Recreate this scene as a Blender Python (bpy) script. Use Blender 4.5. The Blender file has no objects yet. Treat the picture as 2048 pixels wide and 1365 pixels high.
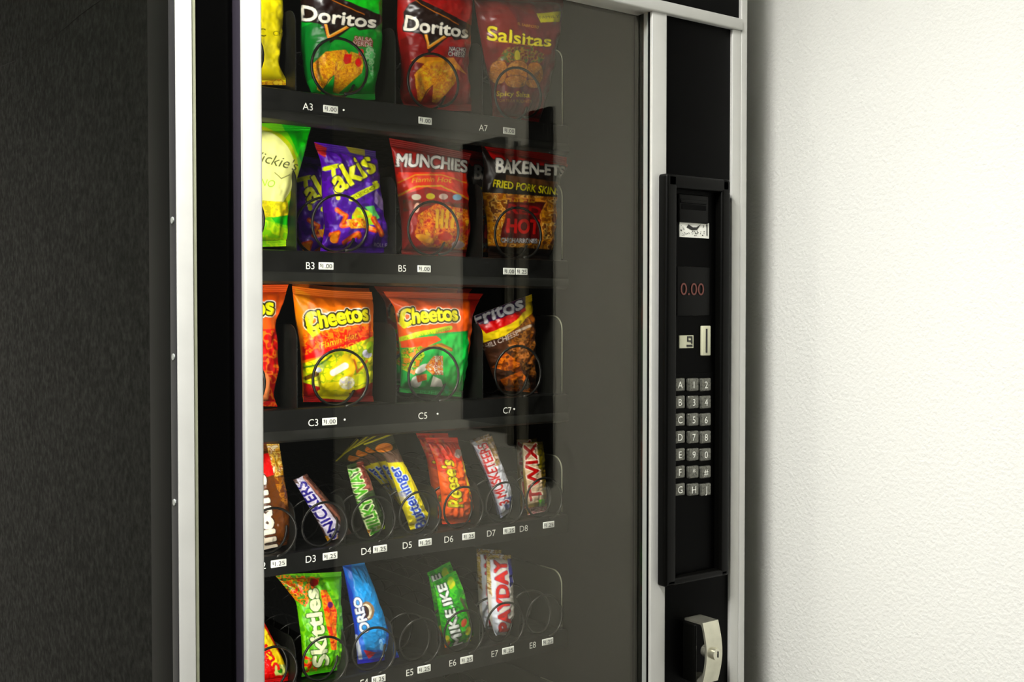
import bpy, bmesh, math
import numpy as np
from mathutils import Vector, Matrix

# ------------------------------------------------------------------ camera, world, lights
TH = math.radians(36.5); FPX = 2232.0; PIT = math.atan(52.5/FPX)
CAM = np.array([-.390, -1.0817, 1.25])
_fh = np.array([math.sin(TH), math.cos(TH), 0.0]); RV = np.array([math.cos(TH), -math.sin(TH), 0.0])
FV = _fh*math.cos(PIT) - np.array([0, 0, 1.0])*math.sin(PIT); UV = np.cross(RV, FV)

def at(px, py, Y):
    """world point on the plane y=Y that a measured photo position corresponds to"""
    d = FV*FPX + RV*(px-1024) + UV*(682.5-py)
    return CAM + d*((Y-CAM[1])/d[1])

def project(P):
    d = P-CAM; z = d@FV
    return 1024+FPX*(d@RV)/z, 682.5-FPX*(d@UV)/z

scn = bpy.context.scene
COL = scn.collection
cd = bpy.data.cameras.new('camera'); cam = bpy.data.objects.new('camera', cd); COL.objects.link(cam)
cd.sensor_width = 36; cd.lens = FPX/2048*36; cd.clip_start = .05
cam.location = CAM; cam.rotation_euler = (math.pi/2-PIT, 0, -TH)
scn.camera = cam
scn.view_settings.view_transform = 'Standard'
scn.view_settings.look = 'None'
scn.view_settings.gamma = 1
scn.view_settings.use_curve_mapping = False
scn.view_settings.exposure = 0.0

w = bpy.data.worlds.new('room_ambient'); scn.world = w; w.use_nodes = True
w.node_tree.nodes['Background'].inputs[0].default_value = (.9, .95, 1, 1)
w.node_tree.nodes['Background'].inputs[1].default_value = .07

def area(name, loc, rot, sx, sy, power, col=(1, 1, 1)):
    l = bpy.data.lights.new(name, 'AREA'); l.shape = 'RECTANGLE'; l.size = sx; l.size_y = sy
    l.energy = power; l.color = col
    o = bpy.data.objects.new(name, l); COL.objects.link(o); o.location = loc; o.rotation_euler = rot
    return o
CEIL = 2.55
LX, LY, LS = -.40, -.55, .34
o_ = area('ceiling_light', (LX, LY, CEIL-.05), (0, math.radians(-8), 0), LS, LS, 39, (1, .985, .94)); o_.data.spread = math.radians(125)
area('left_fill_light', (-2.5, -.9, 1.45), (math.radians(90), 0, math.radians(-80)), 1.0, 1.6, 5, (.97, 1, .98))  # added fill light from the left, no real opening there
TUBE_POWER = 25.0

# ------------------------------------------------------------------ materials
def s2l(c):
    c = np.asarray(c, float)/255.0
    return np.where(c <= .04045, c/12.92, ((c+.055)/1.055)**2.4)

def mat(name, rgb, rough=.5, metal=0, spec=.5, noise=0, nscale=40, bump=0, bscale=200, coat=0, lin=False):
    m = bpy.data.materials.new(name); m.use_nodes = True; nt = m.node_tree; b = nt.nodes['Principled BSDF']
    c = tuple(rgb) if lin else tuple(s2l(rgb))
    b.inputs['Base Color'].default_value = (*c, 1); b.inputs['Roughness'].default_value = rough
    b.inputs['Metallic'].default_value = metal; b.inputs['Specular IOR Level'].default_value = spec
    b.inputs['Coat Weight'].default_value = coat
    tc = nt.nodes.new('ShaderNodeTexCoord')
    if noise:
        n = nt.nodes.new('ShaderNodeTexNoise'); n.inputs['Scale'].default_value = nscale; n.inputs['Detail'].default_value = 6
        nt.links.new(tc.outputs['Object'], n.inputs['Vector'])
        r = nt.nodes.new('ShaderNodeMapRange'); r.inputs[1].default_value = .3; r.inputs[2].default_value = .7
        r.inputs[3].default_value = 1-noise; r.inputs[4].default_value = 1+noise
        nt.links.new(n.outputs['Fac'], r.inputs[0])
        mx = nt.nodes.new('ShaderNodeVectorMath'); mx.operation = 'SCALE'; mx.inputs[0].default_value = c
        nt.links.new(r.outputs[0], mx.inputs['Scale']); nt.links.new(mx.outputs[0], b.inputs['Base Color'])
        r2 = nt.nodes.new('ShaderNodeMapRange'); r2.inputs[1].default_value = .3; r2.inputs[2].default_value = .7
        r2.inputs[3].default_value = rough*.8; r2.inputs[4].default_value = min(1, rough*1.25)
        nt.links.new(n.outputs['Fac'], r2.inputs[0]); nt.links.new(r2.outputs[0], b.inputs['Roughness'])
    if bump:
        n = nt.nodes.new('ShaderNodeTexNoise'); n.inputs['Scale'].default_value = bscale; n.inputs['Detail'].default_value = 3
        nt.links.new(tc.outputs['Object'], n.inputs['Vector'])
        bp = nt.nodes.new('ShaderNodeBump'); bp.inputs['Strength'].default_value = bump; bp.inputs['Distance'].default_value = .002
        nt.links.new(n.outputs['Fac'], bp.inputs['Height']); nt.links.new(bp.outputs[0], b.inputs['Normal'])
    return m

M = {}
M['alu'] = mat('aluminium_trim', (200, 200, 195), .42, .1, noise=.03, nscale=25)
M['alu_olive'] = mat('aluminium_lip', (150, 152, 128), .45, .15, noise=.05)
M['edge'] = mat('bright_edge', (190, 195, 190), .35, .4)
M['side'] = mat('cabinet_dark_paint', (9, 10.5, 7), .5, spec=.06, noise=.07, nscale=120, bump=.04, bscale=700)
M['rim'] = mat('door_rim_paint', (10, 11, 9), .45, spec=.08)
M['rimmetal'] = mat('grey_trim_side', (46, 46, 50), .4, .2)
M['black'] = mat('black_panel', (2, 2, 2), .4, spec=.04)
M['softblack'] = mat('black_plastic', (6, 6, 5), .36, spec=.10)
M['curve'] = mat('black_edge_sheen', (50, 46, 55), .35)  # violet tone stands in for the sheen on the rounded black edge
M['inner'] = mat('interior_dark', (7, 7, 7), .6, spec=.12)
M['tray'] = mat('tray_enamel', (22, 22, 18), .42, noise=.1, nscale=60)
M['lip'] = mat('tray_lip_black', (13, 13, 11), .4,spec=.3, noise=.15, nscale=80)
M['bead'] = mat('panel_edge_highlight', (128, 128, 108), .4, .3)  # pale colour imitates the highlight along the right tray panel edges
M['wire'] = mat('dark_spiral_wire', (48, 47, 44), .28, .75)
M['white'] = mat('label_white', (250, 250, 240), .5)
M['ink'] = mat('label_ink', (30, 30, 28), .6)
M['chrome'] = mat('chrome', (205, 203, 185), .22, .85, noise=.12, nscale=60)
M['cream'] = mat('cream_plate', (205, 205, 175), .4)
M['key'] = mat('keypad_key', (100, 100, 92), .3, .5, noise=.45, nscale=300)
M['wall'] = mat('orange_peel_wall', (240, 240, 234), .75, bump=.6, bscale=190)
M['wallb'] = mat('painted_wall', (225, 222, 210), .8, bump=.4, bscale=120)
M['ceil'] = mat('ceiling_paint', (225, 225, 220), .85)
M['floor'] = mat('floor_vinyl', (95, 92, 84), .45, noise=.15, nscale=6)
M['cab'] = mat('wall_cabinet_black', (9, 9, 9), .5)

def emit(name, rgb, s):
    m = bpy.data.materials.new(name); m.use_nodes = True; b = m.node_tree.nodes['Principled BSDF']
    b.inputs['Base Color'].default_value = (0.02, .02, .02, 1)
    b.inputs['Emission Color'].default_value = (*rgb, 1); b.inputs['Emission Strength'].default_value = s
    return m
M['led'] = emit('red_led', (1, .10, .01), .10)
M['tube'] = emit('fluorescent_tube', (1, .98, .92), TUBE_POWER)
M['diffuser'] = emit('lamp_diffuser', (1, .98, .95), 6)

def glass():
    m = bpy.data.materials.new('window_glass'); m.use_nodes = True; nt = m.node_tree; nt.nodes.clear()
    out = nt.nodes.new('ShaderNodeOutputMaterial'); mix = nt.nodes.new('ShaderNodeMixShader')
    tr = nt.nodes.new('ShaderNodeBsdfTransparent'); gl = nt.nodes.new('ShaderNodeBsdfGlossy')
    gl.inputs['Roughness'].default_value = .0; gl.inputs[0].default_value = (1, .95, .80, 1); tr.inputs[0].default_value = (.985, .99, .98, 1)
    g = nt.nodes.new('ShaderNodeNewGeometry'); d = nt.nodes.new('ShaderNodeVectorMath'); d.operation = 'DOT_PRODUCT'
    nt.links.new(g.outputs['Normal'], d.inputs[0]); nt.links.new(g.outputs['Incoming'], d.inputs[1])
    def mm(op, a, b=None):
        n = nt.nodes.new('ShaderNodeMath'); n.operation = op
        for i, v in enumerate((a, b)):
            if v is None: continue
            if isinstance(v, (int, float)): n.inputs[i].default_value = v
            else: nt.links.new(v, n.inputs[i])
        return n.outputs[0]
    ab = mm('ABSOLUTE', d.outputs['Value']); om = mm('SUBTRACT', 1.0, ab); p = mm('POWER', om, 5.0)
    f = mm('ADD', mm('MULTIPLY', p, .96), .035)
    nt.links.new(f, mix.inputs[0]); nt.links.new(tr.outputs[0], mix.inputs[1]); nt.links.new(gl.outputs[0], mix.inputs[2])
    nt.links.new(mix.outputs[0], out.inputs[0]); return m
M['glass'] = glass()

def art_mat():
    m = bpy.data.materials.new('printed_film'); m.use_nodes = True; nt = m.node_tree; b = nt.nodes['Principled BSDF']
    a = nt.nodes.new('ShaderNodeAttribute'); a.attribute_name = 'print'
    nt.links.new(a.outputs['Color'], b.inputs['Base Color'])
    b.inputs['Roughness'].default_value = .33; b.inputs['Specular IOR Level'].default_value = .45
    return m
M['film'] = art_mat()

# ------------------------------------------------------------------ mesh helpers
class MB:
    def __init__(self): self.v = []; self.f = []; self.m = []
    def add(self, vs, fs, mi=0):
        k = len(self.v); self.v += [tuple(map(float, p)) for p in vs]
        self.f += [tuple(i+k for i in f) for f in fs]; self.m += [mi]*len(fs); return self
    def box(self, x0, x1, y0, y1, z0, z1, mi=0, bev=0):
        if bev:
            bm = bmesh.new(); bmesh.ops.create_cube(bm, size=1)
            for v in bm.verts: v.co = Vector(((x0+x1)/2+v.co.x*(x1-x0), (y0+y1)/2+v.co.y*(y1-y0), (z0+z1)/2+v.co.z*(z1-z0)))
            bmesh.ops.bevel(bm, geom=bm.edges[:], offset=min(bev, .45*min(x1-x0, y1-y0, z1-z0)), segments=3, affect='EDGES', profile=.5)
            bm.verts.index_update(); self.add([v.co for v in bm.verts], [[v.index for v in f.verts] for f in bm.faces], mi); bm.free(); return self
        self.add([(x0,y0,z0),(x1,y0,z0),(x1,y1,z0),(x0,y1,z0),(x0,y0,z1),(x1,y0,z1),(x1,y1,z1),(x0,y1,z1)],
                 [(0,3,2,1),(4,5,6,7),(0,1,5,4),(1,2,6,5),(2,3,7,6),(3,0,4,7)], mi); return self
    def prism(self, pts, axis, a0, a1, mi=0):
        """extrude closed 2d outline along axis ('x': pts=(y,z); 'y': pts=(x,z); 'z': pts=(x,y))"""
        n = len(pts)
        def P(p, a): return {'x': (a, p[0], p[1]), 'y': (p[0], a, p[1]), 'z': (p[0], p[1], a)}[axis]
        vs = [P(p, a0) for p in pts]+[P(p, a1) for p in pts]
        fs = [tuple(range(n))[::-1], tuple(range(n, 2*n))]+[(i, (i+1) % n, n+(i+1) % n, n+i) for i in range(n)]
        self.add(vs, fs, mi); return self
    def cyl(self, c, r, a0, a1, axis='y', n=24, mi=0):
        return self.prism([(c[0]+r*math.cos(2*math.pi*i/n), c[1]+r*math.sin(2*math.pi*i/n)) for i in range(n)], axis, a0, a1, mi)
    def tube(self, pts, r, n=8, mi=0):
        pts = [Vector(p) for p in pts]; vs = []; fs = []; up = None
        for i, p in enumerate(pts):
            t = (pts[min(i+1, len(pts)-1)]-pts[max(i-1, 0)]).normalized()
            if up is None: up = t.orthogonal().normalized()
            up = (up-t*up.dot(t)).normalized(); b = t.cross(up)
            for k in range(n):
                a = 2*math.pi*k/n; vs.append(p+(up*math.cos(a)+b*math.sin(a))*r)
        for i in range(len(pts)-1):
            for k in range(n): fs.append((i*n+k, i*n+(k+1) % n, (i+1)*n+(k+1) % n, (i+1)*n+k))
        fs.append(tuple(range(n))[::-1]); fs.append(tuple(range((len(pts)-1)*n, len(pts)*n)))
        self.add(vs, fs, mi); return self
    def text(self, s, c, size, Y, th=.0004, mi=0, sx=1.0, italic=0):
        vs, tr = text_tris(s); w_ = vs[:, 0].max()
        z = (vs[:, 1]-.36)*size; x = (vs[:, 0]-w_/2)*size*sx+z*italic
        self.add([(c[0]+a, Y, c[1]+b) for a, b in zip(x, z)], [tuple(t) for t in tr], mi); return self
    def build(self, name, mats, parent=None, smooth=False, auto=False, label=None):
        me = bpy.data.meshes.new(name); loc = Vector((0, 0, 0))
        if parent is not None:
            p = parent
            while p is not None: loc += p.location; p = p.parent
        me.from_pydata([tuple(Vector(v)-loc) for v in self.v], [], self.f)
        for m_ in (mats if isinstance(mats, (list, tuple)) else [mats]): me.materials.append(m_)
        me.polygons.foreach_set('material_index', self.m)
        if smooth: me.polygons.foreach_set('use_smooth', [True]*len(self.f))
        me.update()
        if auto:
            bm = bmesh.new(); bm.from_mesh(me)
            for e in bm.edges:
                if len(e.link_faces) == 2 and e.calc_face_angle(0) > math.radians(35): e.smooth = False
            for f in bm.faces: f.smooth = True
            bm.to_mesh(me); bm.free()
        o = bpy.data.objects.new(name, me); COL.objects.link(o); o.parent = parent
        if label: o['label'] = label
        return o

_tt = {}
def text_tris(s):
    if s in _tt: return _tt[s]
    c = bpy.data.curves.new('t', 'FONT'); c.body = s; c.size = 1; c.fill_mode = 'FRONT'; c.resolution_u = 4
    o = bpy.data.objects.new('t', c); me = bpy.data.meshes.new_from_object(o); me.calc_loop_triangles()
    vs = np.array([v.co[:2] for v in me.vertices]); vs[:, 0] -= vs[:, 0].min()
    tr = np.array([t.vertices[:] for t in me.loop_triangles])
    bpy.data.objects.remove(o); bpy.data.curves.remove(c); bpy.data.meshes.remove(me)
    _tt[s] = (vs, tr); return _tt[s]

def empty(name, loc, label, cat, group=None):
    o = bpy.data.objects.new(name, None); COL.objects.link(o); o.location = loc; o.empty_display_size = .05
    o['label'] = label; o['category'] = cat
    if group: o['group'] = group
    return o

# ------------------------------------------------------------------ room
W = .826; H = 1.83; DEP = .88; XW = .926; YS = .18
def struct(name, mb, m):
    o = mb.build(name, m); o['kind'] = 'structure'; return o
struct('floor', MB().box(-3.2, XW+.6, -3.3, 1.05, -.1, 0), M['floor'])
struct('ceiling', MB().box(-3.2, XW+.6, -3.3, 1.05, CEIL, CEIL+.1), M['ceil'])
struct('wall_back', MB().box(-3.2, XW+.6, .95, 1.05, 0, CEIL), M['wallb'])
struct('wall_right', MB().box(XW, XW+.1, -1.42, .95, 0, CEIL), M['wall'])
struct('shading_beam', MB().box(-3.2, XW, -.86, -.80, 1.95, CEIL), M['ceil'])     # added unseen beam, shades the far end of the right wall from the lamp

# ------------------------------------------------------------------ vending machine
vm = empty('vending_machine', (0, 0, 0), 'tall black snack vending machine with silver trim and glass front beside the white wall', 'vending machine')
IX0, IX1 = .030, .674            # compartment inside faces
c = MB()
c.box(.004, .020, .0925, DEP, .06, H)            # left side skin
c.box(W-.016, W, .092, DEP, .06, H)
c.box(.020, W-.016, DEP-.012, DEP, .06, H)
c.box(.020, W-.016, .092, DEP-.012, H-.016, H)
c.box(.020, W-.016, .092, DEP-.012, .06, .08)
cabinet = c.build('cabinet', M['side'], vm)
MB().box(.0035, .006, .0885, .0925, .06, H).build('cabinet_edge', M['edge'], vm, label='thin bright metal edge of the cabinet')
c = MB(); c.box(.006, .02, .087, .0925, .06, H); c.build('door_gasket', M['black'], vm)
def side_pt(px, py):
    d = FV*FPX+RV*(px-1024)+UV*(682.5-py); k = (.004-CAM[0])/d[0]; return CAM+d*k
pts = [side_pt(x, y) for x, y in ((0, 134), (30, 122), (62, 103), (95, 84), (130, 56), (160, 30), (190, 8), (215, -8))]
MB().tube([(p[0]+.0001, p[1], p[2]) for p in pts], .0006, 6).build('scratch', M['black'], cabinet, label='thin dark scratch line')
for x in (.06, W-.06):
    for y in (.14, DEP-.08):
        MB().cyl((x, y), .02, 0, .06, 'z').build('foot', M['softblack'], vm)
c = MB()                                         # compartment liner
c.box(.020, IX0, .092, .86, .40, H-.02); c.box(IX1, IX1+.008, .03, .86, .40, H-.02)
c.box(IX0, IX1, .85, .86, .40, H-.02); c.box(IX0, IX1, .092, .85, H-.03, H-.02); c.box(IX0, IX1, .092, .85, .40, .41)
c.build('compartment_liner', M['inner'], vm)

# door ------------------------------------------------------------
door = bpy.data.objects.new('door', None); COL.objects.link(door); door.parent = vm
Z0, Z1 = .07, H-.004
HB0, HB1 = 1.651, 1.667                          # silver bar under the header panel
WX0, WX1 = .0872, .640                           # window opening
c = MB(); c.box(.001, .014, .024, .087, Z0, Z1, bev=.001); c.box(.014, .030, .075, .087, Z0, Z1)
c.box(W-.014, W-.002, .030, .087, Z0, Z1)
c.build('door_rim', M['rim'], door, auto=True)
MB().box(0, .0160, .0035, .0215, Z0, Z1, bev=.0008).build('trim_side', M['rimmetal'], door, auto=True)
c = MB(); c.box(0, .0166, 0, .0035, Z0, Z1, bev=.0012)
o = c.build('corner_trim', [M['alu'], M['edge']], door, auto=True, label='silver corner trim on the hinge side')
for z in (.45, 1.0625, 1.208, 1.344):
    MB().cyl((.012, z), .0034, -.0010, .001, 'x', 12).build('trim_screw', M['edge'], door)
MB().box(.0166, .0215, .0035, .03, Z0, Z1, bev=.0008).build('trim_lip', M['alu_olive'], door, auto=True)
c = MB()                                         # left black panel with a rounded right edge
pts = [(.0215, .03), (.0215, .008), (.052, .008)]
for i in range(9):
    a = i/8*math.pi/2; pts.append((.054+.011*math.sin(a), .008-.0+.012*(1-math.cos(a))))
pts += [(.065, .03)]
c.prism(pts, 'z', Z0, Z1)
c.build('left_panel', M['black'], door, auto=True)
c = MB(); c.prism([(.0648, .03), (.0648, .010), (.0655, .004), (.0668, .0), (.0668, .03)], 'z', Z0, Z1)
c.build('edge_sheen_strip', M['curve'], door, auto=True)
# window frame: left stile, right stile, top bar, bottom bar
c = MB(); c.box(.0668, WX0, -.008, .030, .50, HB1, bev=.003)
c.build('window_stile', M['alu'], door, auto=True)
c = MB(); c.box(WX1, .6667, -.001, .004, .50, HB0+.002, bev=.001)
c.build('window_stile', M['alu'], door, auto=True)
c = MB(); c.box(.0668, .813, -.004, .03, HB0, HB1, bev=.002); c.build('window_rail', M['alu'], door, auto=True)
c = MB(); c.box(.0668, .640, -.001, .03, .50, .52, bev=.002); c.build('window_rail', M['alu'], door, auto=True)
MB().box(.6405, .6665, .003, .030, .50, HB0+.002).build('glass_gasket', M['black'], door)
MB().box(.6395, .6410, .0075, .0150, .52, HB0).build('glass_edge_strip', M['edge'], door)
MB().box(WX0-.004, .6404, .0150, .0195, .515, HB0+.004).build('window_pane', M['glass'], door)
c = MB(); c.box(.0668, .813, .004, .03, HB1, Z1-.02, bev=.001); c.build('header_panel', M['black'], door, auto=True)
c = MB(); c.box(.6667, .7955, .004, .03, Z0, HB0, bev=.001); c.box(.0668, .6667, .004, .03, Z0, .50, bev=.001)
c.build('lower_and_side_panel', M['black'], door, auto=True)
c = MB(); c.box(.18, .58, .001, .006, .20, .38, bev=.002); c.build('delivery_flap', M['softblack'], door, auto=True)
c = MB(); c.box(.7955, .813, 0, .03, Z0, HB0, bev=.001); c.box(.813, .8247, -.001, .03, Z0, Z1, bev=.001)
c.build('corner_trim', M['alu'], door, auto=True, label='silver corner trim on the lock side')
MB().box(.8247, W, .001, .03, Z0, Z1).build('trim_edge', M['alu_olive'], door)
c = MB(); c.box(.0, W, 0, .03, Z1-.02, Z1, bev=.002); c.build('top_rail', M['alu'], door, auto=True)
# lamp inside the door, behind the left stile
c = MB(); c.cyl((.066, .050), .012, .62, 1.62, 'z', 16); lamp = c.build('lamp_tube', M['tube'], vm, smooth=False)
for z in (.60, 1.62): MB().box(.050, .082, .034, .066, z, z+.02, bev=.003).build('lamp_socket', M['white'], vm, auto=True)

# control panel --------------------------------------------------
CY = -.016                                       # front of the bezel
def cp(px, py, Y=CY): p = at(px, py, Y); return p[0], p[2]
bx0, bz1 = cp(1334, 346); bx1, _ = cp(1461, 700); _, bz0 = cp(1400, 1163)
ix0, iz1 = cp(1356, 376); ix1, _ = cp(1443, 700); _, iz0 = cp(1400, 1148)
panel = bpy.data.objects.new('control_panel', None); COL.objects.link(panel); panel.parent = vm
c = MB()
c.box(bx0, ix0, CY, .005, bz0, bz1, bev=.004); c.box(ix1, bx1, CY, .005, bz0, bz1, bev=.004)
c.box(bx0+.002, bx1-.002, CY, .005, iz1, bz1, bev=.004); c.box(bx0+.002, bx1-.002, CY, .005, bz0, iz0, bev=.004)
c.build('bezel', M['softblack'], panel, auto=True)
PY = -.004
MB().box(ix0, ix1, PY, .004, iz0, iz1).build('face_plate', M['black'], panel)
def pbox(x0, y0, x1, y1, d0, d1, bev=0, mb=None, mi=0):
    a = at(x0, y1, d0); b = at(x1, y0, d0); mb = mb or MB()
    return mb.box(a[0], b[0], d0, d1, a[2], b[2], mi, bev)
c = pbox(1358, 392, 1418, 444, PY-.004, PY+.001, .002); c.build('bill_acceptor', M['softblack'], panel, auto=True)
pbox(1364, 412, 1412, 418, PY-.0046, PY-.003).build('bill_slot', M['black'], panel)
pbox(1362, 402, 1414, 405, PY-.006, PY-.003, .001).build('slot_lip', M['softblack'], panel, auto=True)
# bill direction sticker: white ground with a dark arrow and fine print blocks
c = pbox(1359, 447, 1418, 474, PY-.0012, PY+.0002)
rng = np.random.RandomState(5)
def quad(mb, pts, Y, mi):
    P = [at(x, y, Y) for x, y in pts]; mb.add(P, [tuple(range(len(P)))], mi)
YK = PY-.0016
quad(c, [(1373, 455), (1377, 449), (1386, 455), (1393, 455), (1402, 449), (1394, 460), (1384, 461)][::-1], YK, 1)
quad(c, [(1413, 449), (1415, 449), (1415, 472), (1413, 472)][::-1], YK, 1)
for i in range(70):
    x = rng.uniform(1361, 1409); y = rng.uniform(449, 471); s_ = rng.uniform(.8, 2.2); t_ = rng.uniform(.8, 1.8)
    if 1371 < x < 1403 and y < 462: continue
    quad(c, [(x, y), (x+s_, y), (x+s_, y+t_), (x, y+t_)][::-1], YK, 1)
c.build('bill_sticker', [M['white'], M['ink']], panel)
c = pbox(1354, 535, 1420, 632, PY-.002, PY+.001, .001); c.build('display_window', M['softblack'], panel, auto=True)
c = MB(); p = at(1385, 578, PY-.003); c.text('0.00', (p[0], p[2]), .0235, PY-.003, sx=1.15)
c.build('display_digits', M['led'], panel, label='dim red glowing digits')
c = pbox(1359, 671, 1387, 697, PY-.0015, PY+.001)
for q in ([(1374, 673), (1385, 673), (1385, 676), (1374, 676)], [(1374, 676), (1377, 676), (1377, 684), (1374, 684)], [(1382, 676), (1385, 676), (1385, 688), (1382, 688)],
          [(1377, 681), (1382, 681), (1382, 684), (1377, 684)], [(1373, 690), (1385, 690), (1385, 694), (1373, 694)]): quad(c, q[::-1], PY-.002, 1)
c.build('coin_sign', [M['cream'], M['ink']], panel)
cs = pbox(1405, 652, 1422, 712, PY-.004, PY+.001, .0012).build('coin_slot_plate', M['cream'], panel, auto=True)
pbox(1412, 658, 1415, 706, PY-.0046, PY-.003).build('coin_slot', M['ink'], cs)
c = pbox(1346, 745, 1427, 1002, PY-.001, PY+.002); c.build('keypad_plate', M['black'], panel)
KEYS = ['A12', 'B34', 'C56', 'D78', 'E90', 'F*#', 'GHJ']
for r_, row in enumerate(KEYS):
    for k, ch in enumerate(row):
        x = (1360.5, 1388, 1412.5)[k]; y = 770+r_*35.0
        c = pbox(x-10.3, y-13.5, x+10.3, y+13.5, PY-.006, PY, .0018)
        p = at(x, y, PY-.0063); c.text(ch, (p[0], p[2]), .0135, PY-.0064, mi=1, sx=1.0)
        c.build('key', [M['key'], M['white']], panel, auto=True)
# chrome lock handle
hx0 = at(1405, 1300, -.03)[0]; hx1 = at(1436, 1300, -.03)[0]; hz1 = at(1420, 1244, -.03)[2]; hz0 = at(1420, 1366, -.03)[2]
lock = bpy.data.objects.new('lock_handle', None); COL.objects.link(lock); lock.parent = vm
n = 14; outer = []; inner = []
for i in range(n+1):
    t_ = i/n; z = hz1+(hz0-hz1)*t_; b_ = .008*math.sin(math.pi*t_)
    outer.append((-.030-b_, z)); inner.append((-.0265-b_, z))
prof = [(.004, hz1)]+outer+[(.004, hz0), (.004, hz0+.003), (-.026, hz0+.003)]+inner[1:-1][::-1]+[(-.026, hz1-.003), (.004, hz1-.003)]
MB().prism(prof, 'x', hx0, hx1).build('grip', M['chrome'], lock, auto=True)
mz = (hz0+hz1)/2; mx = (hx0+hx1)/2
c = MB(); c.cyl((mx, mz), .0085, -.044, -.02, 'y', 24); c.build('lock_cylinder', M['chrome'], lock, auto=True)
MB().box(mx-.001, mx+.001, -.0446, -.043, mz-.004, mz+.004).build('keyhole', M['ink'], lock)
MB().box(hx0-.004, hx0, -.02, .004, hz0, hz1-.004, bev=.002).build('cup', M['softblack'], lock, auto=True)

# trays -----------------------------------------------------------
ROWS = {'A': 1.507, 'B': 1.311, 'C': 1.116, 'D': .946, 'E': .776, 'F': .606}
SNACK_X = [.133, .274, .413, .554]
CANDY_X = [.110+.07*i for i in range(8)]
FLOOR = {}
def helix(cx, cz, r, turns, pitch, wire=.0015, y0=YS-.013):
    pts = []; n = 28
    for i in range(int(turns*n)+1):
        ph = 2*math.pi*i/n
        t_ = i/n
        y = y0 + (pitch*.45*t_ if t_ < 1 else pitch*.45+pitch*(t_-1))
        a = ph
        pts.append((cx+r*math.sin(a), y, cz-r*math.cos(a)))
    return pts
TEXTS = {
 'A': [('l', 'A3', 615, 212), ('p', '1.00', 661, 221), ('d', '', 687, 223), ('p', '1.00', 850, 245), ('l', 'A7', 966, 253), ('p', '1.00', 1018, 262)],
 'B': [('l', 'B3', 620, 528), ('p', '1.00', 652, 534), ('l', 'B5', 804, 535), ('p', '1.00', 848, 540), ('p', '1.00', 1018, 541), ('p', '1.25', 1043, 538)],
 'C': [('l', 'C3', 626, 843), ('p', '1.00', 659, 847), ('d', '', 689, 843), ('l', 'C5', 845, 832), ('d', '', 875, 832), ('l', 'C7', 1014, 818), ('d', '', 1028, 819)],
 'D': [('l', 'D2', 520, 1130), ('p', '1.25', 557, 1124), ('l', 'D3', 621, 1116), ('p', '1.25', 660, 1113), ('l', 'D4', 732, 1102), ('p', '1.25', 760, 1101), ('l', 'D5', 814, 1091),
       ('p', '1.25', 850, 1087), ('l', 'D6', 897, 1079), ('p', '1.25', 937, 1074), ('l', 'D7', 982, 1065), ('p', '1.25', 1018, 1060), ('l', 'D8', 1047, 1055), ('p', '1.25', 1097, 1048)],
 'E': [('l', 'E4', 728, 1362), ('p', '1.25', 757, 1360), ('l', 'E5', 819, 1347), ('p', '1.25', 848, 1342), ('l', 'E6', 905, 1326), ('p', '1.25', 933, 1320),
       ('l', 'E7', 989, 1306), ('p', '1.25', 1016, 1302), ('l', 'E8', 1065, 1289), ('p', '1.25', 1095, 1283)],
 'F': []}
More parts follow.
